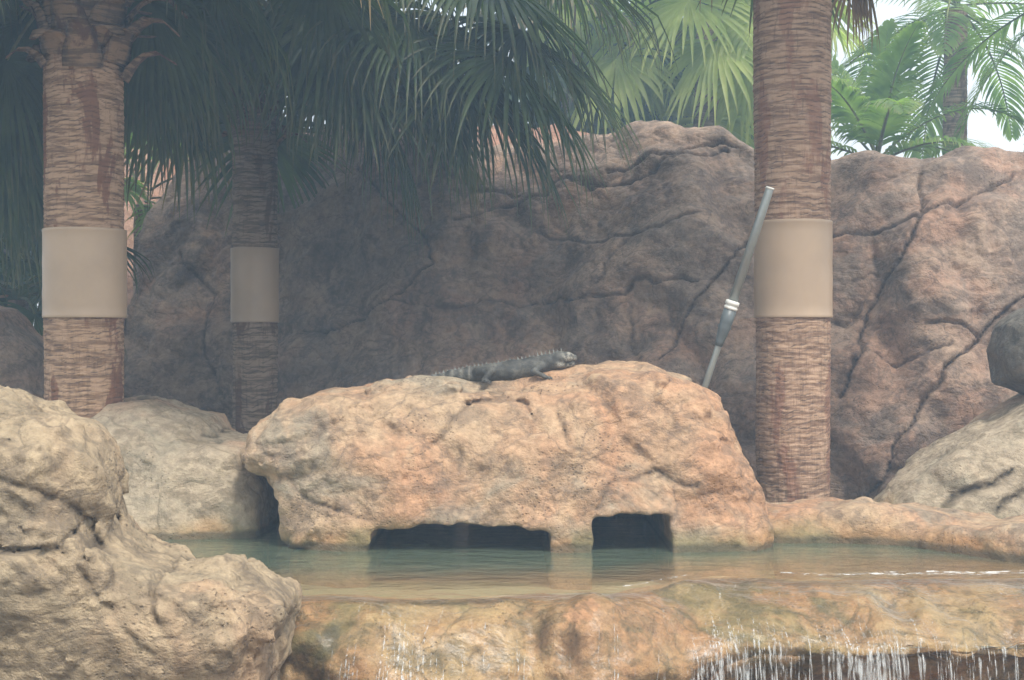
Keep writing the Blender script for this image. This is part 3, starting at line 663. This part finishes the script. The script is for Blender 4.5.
def feather_frond(C0, az, el, length, lf=.45, sag=1.1, n=46, seed=0, wid=1., leafdroop=.6):
    r = np.random.RandomState(seed); V = []; F = []; S = []; M = []
    d = np.array([math.sin(az)*math.cos(el), math.cos(az)*math.cos(el), math.sin(el)]); pos = np.array(C0, float); pts = [pos.copy()]; dirs = [d.copy()]
    for k in range(n):
        d = unit(d+np.array([0, 0, -1])*sag/n*(.3+1.4*k/n)); pos = pos+d*length/n; pts.append(pos.copy()); dirs.append(d.copy())
    for k, (p_, dd) in enumerate(zip(pts, dirs)):
        sd_ = unit(np.cross(dd, UP)); up = unit(np.cross(sd_, dd)); w_ = .02*(1-.85*k/n)*wid
        for (a, b_) in ((-1, .3), (0, -.6), (1, .3)): V.append(p_+sd_*w_*a+up*w_*b_); S.append(0)
    for k in range(n):
        for a in range(3): F.append((k*3+a, k*3+(a+1) % 3, k*3+3+(a+1) % 3, k*3+3+a)); M.append(1)
    for k in range(6, n+1):
        t = k/n; L = lf*math.sin(math.pi*min(1, .12+t*.86))**.6
        for sg in (-1, 1):
            dd = dirs[k]; sd_ = unit(np.cross(dd, UP)); up = unit(np.cross(sd_, dd))
            d0 = unit(sd_*sg*(1.0-.3*t)+dd*(.45+.6*t)+up*.25+r.normal(size=3)*.06); p_ = pts[k].copy(); b0 = len(V); dc = d0
            for j in range(5):
                q = j/4; w_ = .016*wid*(math.sin(math.pi*(.15+.82*q)))
                s_ = unit(np.cross(dc, up)); V += [p_-s_*w_, p_+s_*w_]; S += [q, q]
                dc = unit(d0*(1-.5*q)+np.array([0, 0, -1])*leafdroop*(q**1.3)*1.6); p_ = p_+dc*L/4
            for j in range(4): F.append((b0+j*2, b0+j*2+1, b0+j*2+3, b0+j*2+2)); M.append(0)
    return V, F, S, M
def add_frond(parent, base, data, mats, name='frond'):
    V, F, S, M = data
    me = mesh_np(name, np.array(V)-np.array(base), F, True, {'s': S}, M)
    return link(name, me, mats, parent)
def trunk(parent, base, top, r0, r1, mat, seed=0, ring=.028, na=110, step=.006, flare=0.):
    """ringed, vertically cracked palm trunk"""
    base = np.array(base); top = np.array(top); L = np.linalg.norm(top-base); nh = int(L/step)
    t = np.linspace(0, 1, nh); a = np.linspace(0, 2*math.pi, na, endpoint=False)
    T, A = np.meshgrid(t, a, indexing='ij'); z = T*L
    Rr = r0+(r1-r0)*T+flare*np.exp(-z/.25)
    Pn = np.stack([np.cos(A).ravel()*r0*3, np.sin(A).ravel()*r0*3, z.ravel()], 1)
    zz = z.ravel()+fbm(Pn, 1.5, 2, off=seed)*.018; ph = (zz/ring+fbm(Pn*np.array([1, 1, .5], np.float32), 2.5, 3, off=seed+4)*.9) % 1
    saw = ph**2
    gr = np.exp(-((ph-.95)/.10)**2)+np.exp(-((ph)/.06)**2)
    gr *= np.clip(.62+fbm(Pn*np.array([1.5, 1.5, 5], np.float32), 3, 2, off=seed+8)*1.8, 0, 1)
    vc = np.exp(-(fbm(Pn*np.array([1, 1, .15], np.float32), 9, 2, off=seed+20)/.05)**2)*.34*np.clip(1.3-z.ravel()*.5, .1, 1)
    dsp = saw*.005-gr*.006-vc*.004+fbm(Pn, 1.2, 3, off=seed+2)*.006+fbm(Pn*np.array([1, 1, 4], np.float32), 8, 3, off=seed)*.004
    R_ = Rr.ravel()+dsp; cx = base[0]+(top[0]-base[0])*T.ravel(); cyy = base[1]+(top[1]-base[1])*T.ravel()
    V = np.stack([cx+R_*np.cos(A.ravel()), cyy+R_*np.sin(A.ravel()), base[2]+z.ravel()], 1)
    i = np.arange(nh*na).reshape(nh, na); j = np.roll(i, -1, 1)
    F = np.stack([i[:-1].ravel(), j[:-1].ravel(), j[1:].ravel(), i[1:].ravel()], 1)
    me = mesh_np('trunk', V-np.array(parent.location), F, True, {'crack': np.clip(gr+vc, 0, 1)})
    return link('trunk', me, mat, parent)
def tube_mesh(name, profile, na=64, axis0=(0, 0, 0), axis1=(0, 0, 1)):
    """profile: list of (t metres along the axis, radius)"""
    a0 = np.array(axis0, float); ax = unit(np.array(axis1, float)-a0); u = unit(np.cross(ax, [0, 1, .1])); v = np.cross(ax, u); V = []; F = []
    for (t, r) in profile:
        for k in range(na):
            an = 2*math.pi*k/na; V.append(a0+ax*t+u*r*math.cos(an)+v*r*math.sin(an))
    for j in range(len(profile)-1):
        for k in range(na): F.append((j*na+k, j*na+(k+1) % na, (j+1)*na+(k+1) % na, (j+1)*na+k))
    return mesh_np(name, V, F)
def collar(parent, cx, cyy, z0, z1, r):
    p0 = parent.location
    th = .003; pr = [(z0, r-th), (z0-.002, r-.001), (z0, r), (z0+.012, r+.0015), (z0+.016, r), (z1-.016, r), (z1-.012, r+.0015), (z1, r), (z1+.002, r-.001), (z1, r-th), (z0, r-th)]
    pr = pr[:5]+[(z0+(z1-z0)*k/8, r+(.0012*math.sin(k*2.1+cx))) for k in range(1, 8)]+pr[5:]
    me = tube_mesh('metal_collar', pr, 96, (cx-p0[0], cyy-p0[1], -p0[2]), (cx-p0[0], cyy-p0[1], 1-p0[2]))
    c = link('metal_collar', me, M_collar, parent)
    # overlapping seam strip with rivets on the front right
    an = rad(48); V = []; F = []
    for k, z in enumerate((z0+.001, z1-.001)):
        for da, rr in ((0, r+.0005), (0, r+.0035), (.16, r+.0035), (.32, r+.002)):
            V.append((cx-p0[0]+rr*math.cos(an+da), cyy-p0[1]+rr*math.sin(an+da), z-p0[2]))
    F = [(0, 1, 5, 4), (1, 2, 6, 5), (2, 3, 7, 6)]
    link('seam', mesh_np('seam', V, F, False), M_collar, c)
    for z in np.linspace(z0+.04, z1-.04, 5):
        x = cx-p0[0]+(r+.003)*math.cos(an+.08); y = cyy-p0[1]+(r+.003)*math.sin(an+.08); nrm = np.array([math.cos(an+.08), math.sin(an+.08), 0])
        q = np.array([x, y, z-p0[2]])
        link('rivet', tube_mesh('rivet', [(0, .004), (.002, .0035), (.003, .0015), (.0031, .0001)], 10, q, q+nrm), M_rivet, c)
    return c
def boots(parent, cx, cyy, z0, z1, r, n, seed, mat, out=.18, stub=.28):
    """old leaf bases: short tapering straps spiralling round the top of the trunk"""
    rr = random.Random(seed); p0 = parent.location
    for k in range(n):
        an = k*2.399+rr.random()*.3; z = z0+(z1-z0)*k/n; L = stub*rr.uniform(.6, 1.3); V = []; F = []
        el = rad(rr.uniform(48, 82)); d = np.array([math.cos(an)*math.cos(el), math.sin(an)*math.cos(el), math.sin(el)]); tn = np.array([-math.sin(an), math.cos(an), 0]); b0 = np.array([cx-p0[0]+(r-.03)*math.cos(an), cyy-p0[1]+(r-.03)*math.sin(an), z-p0[2]])
        for j in range(6):
            t = j/5; w_ = (.085*(1-t)**.8+.030)*rr.uniform(.9, 1.1); h = .018*(1-.5*t); dd = unit(d+np.array([0, 0, -.7*t*t])+tn*.15*math.sin(an*5)*t); c_ = b0+dd*L*t; up = unit(np.cross(tn, dd))
            for (a_, b_) in ((-1, 0), (-.4, 1), (.4, 1), (1, 0), (0, -.8)): V.append(c_+tn*w_*a_+up*h*b_)
        for j in range(5):
            for a_ in range(5): F.append((j*5+a_, j*5+(a_+1) % 5, j*5+5+(a_+1) % 5, j*5+5+a_))
        e = len(V)-5; F.append((e, e+1, e+2, e+3)); F.append((e, e+3, e+4, e+4)) if False else None
        link('leaf_base', mesh_np('leaf_base', V, F, True, {'crack': np.zeros(len(V))}), mat, parent)

# --- left palm
xl, yl = W(85, 0, 7.75)[0], 7.75
pl = empty('fan_palm', (xl, yl, -.05)); tag(pl, 'palm at the left with a tan metal collar, brown leaf stubs above', 'palm tree')
trunk(pl, (xl, yl, -.05), (xl-.01, yl, 3.3), .204, .212, M_trunk, 1, .027)
collar(pl, xl-.0, yl, HC-(317-340)/FP*7.53, HC-(227-340)/FP*7.53, .222)
boots(pl, xl, yl, 2.42, 3.35, .24, 60, 3, M_boot, stub=.30)
# --- middle palm
xm, ym = W(255, 0, 10.6)[0], 10.6
pm_ = empty('fan_palm', (xm, ym, -.05)); tag(pm_, 'shaded slimmer palm with a dull collar standing before the dark rock', 'palm tree')
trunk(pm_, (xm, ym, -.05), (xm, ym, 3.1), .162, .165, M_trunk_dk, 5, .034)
collar(pm_, xm, ym, HC-(322-340)/FP*10.4, HC-(247-340)/FP*10.4, .178)
boots(pm_, xm, ym, 2.45, 3.2, .18, 26, 9, M_boot)
# --- right palm
xr, yr = W(793, 0, 8.2)[0], 8.2
pr_ = empty('fan_palm', (xr, yr, 0)); tag(pr_, 'palm right of centre with a tan metal collar, grey pole leaning at its left side', 'palm tree')
trunk(pr_, (xr, yr, -.02), (xr-.005, yr, 3.7), .203, .226, M_trunkR, 11, .030)
collar(pr_, xr-.0, yr, HC-(317-340)/FP*7.98, HC-(219-340)/FP*7.98, .223)
boots(pr_, xr, yr, 3.0, 3.7, .22, 22, 13, M_boot)

def crown(parent, C0, n, seed, mats, plen=(.9, 1.4), R=(.8, 1.0), el=(-30, 75), az=None, droop=(.5, .9), nseg=40, skip=None, sag=(.3, .7)):
    r = random.Random(seed)
    for k in range(n):
        a = k*2.39996+r.uniform(-.2, .2) if az is None else rad(r.uniform(*az)); t = k/max(n-1, 1); e = rad(el[0]+(el[1]-el[0])*t+r.uniform(-6, 6))
        if skip and skip(a % (2*math.pi), e): continue
        c0 = (C0[0]+.08*math.sin(a), C0[1]+.08*math.cos(a), C0[2]+.25*t)
        add_frond(parent, parent.location, fan_frond(c0, a, e, r.uniform(*plen), r.uniform(*R), r.uniform(*droop), nseg, r.uniform(250, 310), seed*100+k, .6, 1., r.uniform(*sag)), mats if mats[0] is not M_leaf or r.random() > .18 else [M_old, M_petb])
ML = [M_leaf, M_pet]; MD = [M_dead, M_petb]
crown(pl, (xl, yl, 3.4), 44, 3, ML, (.9, 1.6), (.9, 1.1), (18, 75), nseg=44)  # crown made denser, unseen overhead fronds added for shade
crown(pm_, (xm, ym, 3.2), 44, 4, ML, (.9, 1.7), (.95, 1.2), (2, 70), nseg=46)  # extra fronds added overhead, out of view, to shade the wall
crown(pr_, (xr, yr, 3.8), 22, 6, ML, (.9, 1.3), (.85, 1.05), (12, 75), nseg=46)
def hub_frond(parent, C0, px, py, d, R, seed, droop=.9, hang=1.2, nseg=64, mats=ML, span=270):
    """place a frond so its fan starts near a chosen point"""
    H = np.array(W(px, py, d)); v = H-np.array(C0); L = np.linalg.norm(v); az = math.atan2(v[0], v[1]); el = math.asin(v[2]/L)
    add_frond(parent, parent.location, fan_frond(C0, az, el+.22, L*1.03, R, droop, nseg, span, seed, hang, 1., .42), mats)
cm = (xm, ym, 3.15)
for k, (px, py, d, R, dr, hg) in enumerate([(395, 50, 9.9, 1.15, 1.0, 1.2), (470, 62, 9.7, 1.15, .9, 1.1), (520, 20, 9.8, 1.15, .9, .7), (440, 10, 10.2, 1.25, 1.0, 1.0), (370, 85, 10.1, 1.1, 1.1, 1.6), (505, 45, 9.4, 1.1, 1., .9), (420, 70, 10.3, 1.0, 1.1, 1.4), (345, 0, 9.6, 1.2, 1.1, 1.4),
                                       (480, -35, 9.5, 1.2, .9, .8), (310, 20, 9.7, 1.0, 1.1, 1.5), (200, 10, 9.8, 1.0, 1.1, 1.5), (160, -20, 9.9, 1.1, 1.1, 1.3), (545, -45, 10.2, 1.1, .9, .7), (410, 10, 9.4, 1.0, 1., 1.3)]):
    hub_frond(pm_, cm, px, py, d, R*1.12, 900+k, dr*.9, hg)
cl = (xl, yl, 3.05)
for k, (px, py, d, R, dr, hg) in enumerate([(20, 20, 8.1, .95, 1.1, 1.5), (-20, 60, 8.3, .95, 1.1, 1.6), (150, 0, 8.2, .95, 1.1, 1.5), (175, 25, 8.6, .9, 1.1, 1.6), (5, 130, 8.6, .9, 1.1, 1.8), (215, -20, 8.3, .9, 1., 1.3), (-30, -20, 7.6, 1., 1., 1.), (10, 60, 8.0, 1., 1.2, 2.), (25, 100, 8.8, 1., 1.2, 2.), (-15, 150, 8.9, 1., 1.2, 2.), (140, 40, 8.5, .9, 1.2, 2.), (165, 70, 9.0, .9, 1.2, 2.), (30, 10, 8.2, 1., 1.2, 2.)]):
    hub_frond(pl, cl, px, py, d, R, 950+k, dr, hg, 54)
for k, (px, py, d, R) in enumerate([(858, -38, 8.4, .55), (845, -20, 8.3, .42), (730, -90, 8.6, .6)]):
    hub_frond(pr_, (xr, yr, 3.6), px, py, d, R, 980+k, 1.2, 1.8, 22, MD, 160)

# --- background palms beyond the wall
def far_trunk(parent, base, top, r0, r1, seed):
    return trunk(parent, base, top, r0, r1, M_trunk_dk, seed, .06, 28, .05)
far = [ # px, crown py, distance, label, material, elevation range
    (700, 15, 17.0, 'bright green fan palm beyond the wall, just left of the collared right palm', M_leafL),
    (612, 25, 19.0, 'fan palm beyond the wall at top centre with a thin orange-brown trunk', M_leafL),
    (655, 70, 20.5, 'low fan palm filling the gap between two taller fan palms beyond the wall', M_leafF),
    (742, 60, 22.0, 'fan palm half hidden behind the right collared trunk', M_leafL),
    (565, 90, 18.0, 'dark fan palm beyond the red rock at top centre', M_leaf),
    (-10, 60, 17.0, 'fan palm at the far left edge behind the left collared palm', M_leaf),
    (160, 90, 16.5, 'fan palm showing between the left palm and the shaded palm', M_leafF),
    (90, 200, 18.0, 'low fan palm behind the trunk of the left collared palm', M_leaf)]
for k, (px, py, d, lab, mt) in enumerate(far):
    x, y, z = W(px, py, d); gz = .0; o = empty('fan_palm', (x, y, gz)); tag(o, lab, 'palm tree', 'fan palms beyond the rock wall')
    far_trunk(o, (x, y, gz), (x+.1, y, z), .17, .14, 50+k)
    crown(o, (x+.1, y, z), 24, 20+k, [mt, M_pet], (.9, 1.5), (1.0, 1.35), (-45, 70), droop=(.5, .9), nseg=34)
def dwarf(px, py, d, lab, n, R_, seed, mt, az=None):
    x, y, z = W(px, py, d); o = empty('dwarf_fan_palm', (x, y, 0)); tag(o, lab, 'palm tree', 'low fan palms at the left')
    far_trunk(o, (x, y, -.02), (x, y, z), .09, .07, seed)
    crown(o, (x, y, z), n, seed, [mt, M_pet], (.3, .6), (R_*.8, R_), (-10, 80), droop=(.4, .9), nseg=34)
dwarf(18, 300, 10.6, 'low bushy fan palm at the left edge, behind the brown boulder', 16, .6, 401, M_leaf)
dwarf(142, 205, 13.1, 'small bright fan palm peeking out between left trunk and dark rock', 12, .5, 402, M_leafF)
dwarf(-35, 230, 11.8, 'dark fan palm cut by the left edge above the brown boulder', 18, .8, 403, M_leaf)
# feather palms to the right
def feather_palm(px, py, d, lab, n, ln, seed, el=(-35, 75), lf=.5, base_r=.13):
    x, y, z = W(px, py, d); o = empty('feather_palm', (x, y, 0)); tag(o, lab, 'palm tree', 'feather palms beyond the rock wall')
    far_trunk(o, (x, y, 0), (x+.05, y, z), base_r*1.25, base_r, seed)
    r = random.Random(seed)
    for k in range(n):
        a = k*2.39996+r.uniform(-.2, .2); t = k/(n-1); e = rad(el[0]+(el[1]-el[0])*t+r.uniform(-6, 6))
        add_frond(o, o.location, feather_frond((x+.05, y, z+.1*t), a, e, ln*r.uniform(.8, 1.1), lf*r.uniform(.85, 1.1), r.uniform(1.0, 1.6), 46, seed*50+k, 1.2, r.uniform(.4, .8)), [M_leafF, M_pet])
    return o
feather_palm(952, 10, 17.0, 'tall feather palm at top right with its trunk against the sky', 14, 2.6, 71, (-38, 65), .6)
feather_palm(872, 165, 14.5, 'low bushy feather palm just right of the collared right palm', 12, 1.7, 72, (12, 80), .42, .08)
feather_palm(1085, -10, 14.0, 'feather palm outside the right edge whose fronds hang into the photo', 13, 2.2, 73, (-45, 60), .5)
#feather_palm(1010, 140, 21.0, 'small feather palm low behind the wall at the right edge', 14, 2.0, 74, (0, 75), .5, .08)

# ------------------------------------------------------------------ pole leaning beside the right palm
A = np.array(W(770, 188, 7.86)); Bp = np.array(W(700, 402, 7.98)); dirn = unit(Bp-A); Ltot = (A[2]+.0)/(-dirn[2])
po = empty('leaning_pole', tuple(A+dirn*Ltot)); tag(po, 'grey two-section tube with a white-ringed coupling leaning beside the right palm', 'pole')
b0 = np.array(po.location); A_ = A-b0
L1 = np.linalg.norm(np.array(W(732, 306, 7.93))-A)
def along(t): return A_+dirn*t
link('upper_tube', tube_mesh('upper_tube', [(0, .017), (0, .0215), (.004, .0225), (L1, .0265), (L1, .0235), (.01, .017)], 32, along(0), along(1)), M_tubeg, po)
link('end_ring', tube_mesh('end_ring', [(-.004, .0165), (-.004, .0235), (.007, .0240), (.007, .0225)], 32, along(0), along(1)), M_white, po)
link('coupling_ring', tube_mesh('coupling_ring', [(L1-.03, .027), (L1-.028, .038), (L1-.006, .040), (L1-.004, .034), (L1+.004, .034), (L1+.006, .039), (L1+.02, .038), (L1+.022, .027)], 32, along(0), along(1)), M_white, po)
link('reducer', tube_mesh('reducer', [(L1+.022, .027), (L1+.022, .036), (L1+.10, .036), (L1+.11, .033), (L1+.125, .037), (L1+.14, .033), (L1+.21, .024), (L1+.235, .022), (L1+.235, .015)], 32, along(0), along(1)), M_tubed, po)
link('lower_tube', tube_mesh('lower_tube', [(L1+.2, .018), (Ltot, .019), (Ltot, .014)], 32, along(0), along(1)), M_tubeg, po)

# ------------------------------------------------------------------ iguana
b = NB('iguana_skin'); tc = b.N('ShaderNodeTexCoord').outputs['Object']
vo = b.N('ShaderNodeTexVoronoi', i_Scale=160.); b.L(b.mapping(tc, (1, 1, 1.4)), vo.inputs['Vector'])
c = b.mix(b.ramp(b.noise(tc, 14, 5, .6), .38, .62), (.034, .033, .028), (.085, .082, .068))
pale = b.N('ShaderNodeAttribute', attribute_name='pale').outputs['Fac']
c = b.mix(pale, c, (.42, .39, .32)); c = b.mix(b.math('MULTIPLY', b.ramp(vo.outputs['Distance'], .45, .8), .5), c, (.03, .03, .03))
p = b.N('ShaderNodeBsdfPrincipled', i_Roughness=.65); b.L(c, p.inputs['Base Color'])
bp = b.N('ShaderNodeBump', i_Strength=.5, i_Distance=.003, invert=True); b.L(vo.outputs['Distance'], bp.inputs['Height']); b.L(bp.outputs[0], p.inputs['Normal'])
b.L(p.outputs[0], b.out.inputs[0]); M_ig = b.m
px2m = IG_D/FP
spine = [((405, 384), 1.2, .14), ((420, 380), 2.4, .10), ((434, 376.5), 3.8, .06), ((452, 374), 5.8, .02), ((470, 372.5), 7.8, 0), ((490, 371.5), 9.6, 0), ((512, 369), 10.8, 0), ((532, 365.5), 10.4, 0), ((545, 362), 9.0, 0), ((556, 359), 8.2, -.005)]
def ig_f(X, Y, Z):
    f = None
    for (p0_, r0_, y0_), (p1_, r1_, y1_) in zip(spine[:-1], spine[1:]):
        g = caps(X, Y, Z, I(*p0_, y0_), I(*p1_, y1_), r0_*px2m, r1_*px2m); f = g if f is None else smin(f, g, .018)
    # head: skull, snout, jaw, jowl and dewlap
    f = smin(f, caps(X, Y, Z, I(559, 356, -.005), I(568, 355.5, -.01), 7.2*px2m, 5.6*px2m), .015)
    f = smin(f, caps(X, Y, Z, I(566, 355, -.01), I(574, 355.5, -.012), 5.0*px2m, 3.2*px2m), .01)
    f = smin(f, caps(X, Y, Z, I(562, 363, -.01), I(572, 361, -.012), 3.8*px2m, 2.6*px2m), .006)
    for s in (-1, 1):
        f = smin(f, caps(X, Y, Z, I(557, 362, s*.030), I(561, 363, s*.03), 3.4*px2m, 3.0*px2m), .012)
        f = smin(f, caps(X, Y, Z, I(567, 351.6, s*.02), I(568.5, 351.8, s*.02), 1.8*px2m, 1.6*px2m), .005)
    f = smin(f, caps(X, Y, Z, I(553, 364, 0), I(558, 368, 0), 3*px2m, 2.2*px2m), .02)
    # mouth line
    m = caps(X, Y, Z, I(566, 359.6, -.05), I(578, 359.0, -.05), .8*px2m, .6*px2m); f = smax(f, -m, .003)
    for s in (-1, 1):   # legs: shoulder-elbow-wrist, hip-knee-ankle, each with five toes
        joints = [((541, 364, s*.045), (534, 369, s*.085), (546, 374.6, s*.10), 4.0, 3.0, 2.2), ((478, 369, s*.04), (492, 368.5, s*.085), (484, 377.5, s*.105), 5.2, 4.0, 2.6)]
        for (a_, b_, c_, r1_, r2_, r3_) in joints:
            pa, pb, pc = I(*a_), I(*b_), I(*c_)
            f = smin(f, caps(X, Y, Z, pa, pb, r1_*px2m, r2_*px2m), .012); f = smin(f, caps(X, Y, Z, pb, pc, r2_*px2m, r3_*px2m), .008)
            for q in range(5):
                an = rad(-50+25*q); L = (.022, .032, .038, .034, .024)[q]
                mid = pc+np.array([math.cos(an)*L*.55, math.sin(an)*s*L*.55, .001]); tip = pc+np.array([math.cos(an)*L, math.sin(an)*s*L, -.008])
                f = smin(f, caps(X, Y, Z, pc, mid, .0055, .0048), .004); f = smin(f, caps(X, Y, Z, mid, tip, .0048, .0032), .003)
    return f
lo = I(388, 392, -.17); hi = I(582, 340, .2)
IGB = I(512, 377)
def build_iguana():
    h = .0034; ax = [np.arange(lo[i], hi[i]+h, h, dtype=np.float32) for i in range(3)]
    X, Y, Z = np.meshgrid(*ax, indexing='ij'); F = ig_f(X, Y, Z).astype(np.float32)
    m = np.abs(F) < .02; P = np.stack([X[m], Y[m], Z[m]], 1)
    F[m] += fbm(P, 45, 2)*.0016-fbm(P*np.array([1, .3, .3], np.float32), 40, 2, off=7)*.0016
    V, Q = surface_nets(F, lo, h)
    pxv = V[:, 0]/px2m+512; pyv = 340-(V[:, 2]-HC)/px2m
    band = .5*(1+np.sin(pxv*2*math.pi/9.0))*(pxv < 470)*(pxv > 380)
    face = sstep(pxv, 559, 566)*np.clip(.35+fbm(V.astype(np.float32), 60, 2)*1.4-1.0*np.exp(-((pyv-360)/1.5)**2), 0, 1)+np.exp(-(((pxv-559)/4)**2+((pyv-362.5)/3)**2))*.9
    back_ = np.clip((fbm(V.astype(np.float32), 30, 2)), 0, 1)*.5
    me = mesh_np('iguana', V-IGB, Q, True, {'pale': np.clip(band**2*.28+face*.75+back_*.35, 0, 1)})
    return me
ig = link('iguana', build_iguana(), M_ig, None, tuple(IGB+np.array([0, 0, -.012]))); tag(ig, 'grey iguana with spiny crest and banded tail lying on the broad boulder', 'iguana')
# crest of spines
Vc, Fc = [], []; sp_px = np.linspace(432, 562, 34)
tops = {}
for k, px in enumerate(sp_px):
    for (a_, ra, ya), (b_, rb, yb) in zip(spine[:-1], spine[1:]):
        if a_[0] <= px <= b_[0] or (px > 556 and b_[0] == 556):
            t = min(1, (px-a_[0])/(b_[0]-a_[0])); py = a_[1]+(b_[1]-a_[1])*t-(ra+(rb-ra)*t)+.5; yy = ya+(yb-ya)*t
    hgt = (2.6+1.5*math.sin(px*1.3)**2+(2.4 if px > 535 else 0))*px2m
    q = I(px, py, yy); b0 = len(Vc); wd = .0065
    for (dx, dy) in ((-1, -.6), (1, -.6), (1, .6), (-1, .6)): Vc.append(q+np.array([dx*wd, dy*wd, -.004])-IGB)
    Vc.append(q+np.array([-.006, 0, hgt])-IGB)
    for a_ in range(4): Fc.append((b0+a_, b0+(a_+1) % 4, b0+4, b0+4))
bm_f = [(a_, b_, c_) for (a_, b_, c_, _) in Fc]
link('crest', mesh_np('crest', Vc, bm_f, False), simple('crest_skin', (.22, .22, .19), .7), ig)
for s in (-1, 1):
    e = I(566.5, 353.6, s*.031)-IGB
    link('eye', tube_mesh('eye', [(0, .0062), (.003, .0058), (.005, .004), (.006, .0001)], 14, e, e+np.array([0.15, s, 0.1])), simple('eye_gloss', (.03, .02, .01), .1), ig)

# ------------------------------------------------------------------ haze
b = NB('haze'); pv = b.N('ShaderNodeVolumePrincipled'); pv.inputs['Color'].default_value = (.52, .74, 1.0, 1); pv.inputs['Density'].default_value = .0125; pv.inputs['Anisotropy'].default_value = .2
b.L(pv.outputs[0], b.out.inputs['Volume'])
Vh = [(x, y, z) for x in (-40, 40) for y in (-6, 40) for z in (-2.2, 12)]
Fh = [(0, 1, 3, 2), (4, 6, 7, 5), (0, 4, 5, 1), (2, 3, 7, 6), (0, 2, 6, 4), (1, 5, 7, 3)]
hz = link('haze', mesh_np('haze', Vh, Fh, False), b.m); tag(hz, kind='stuff')
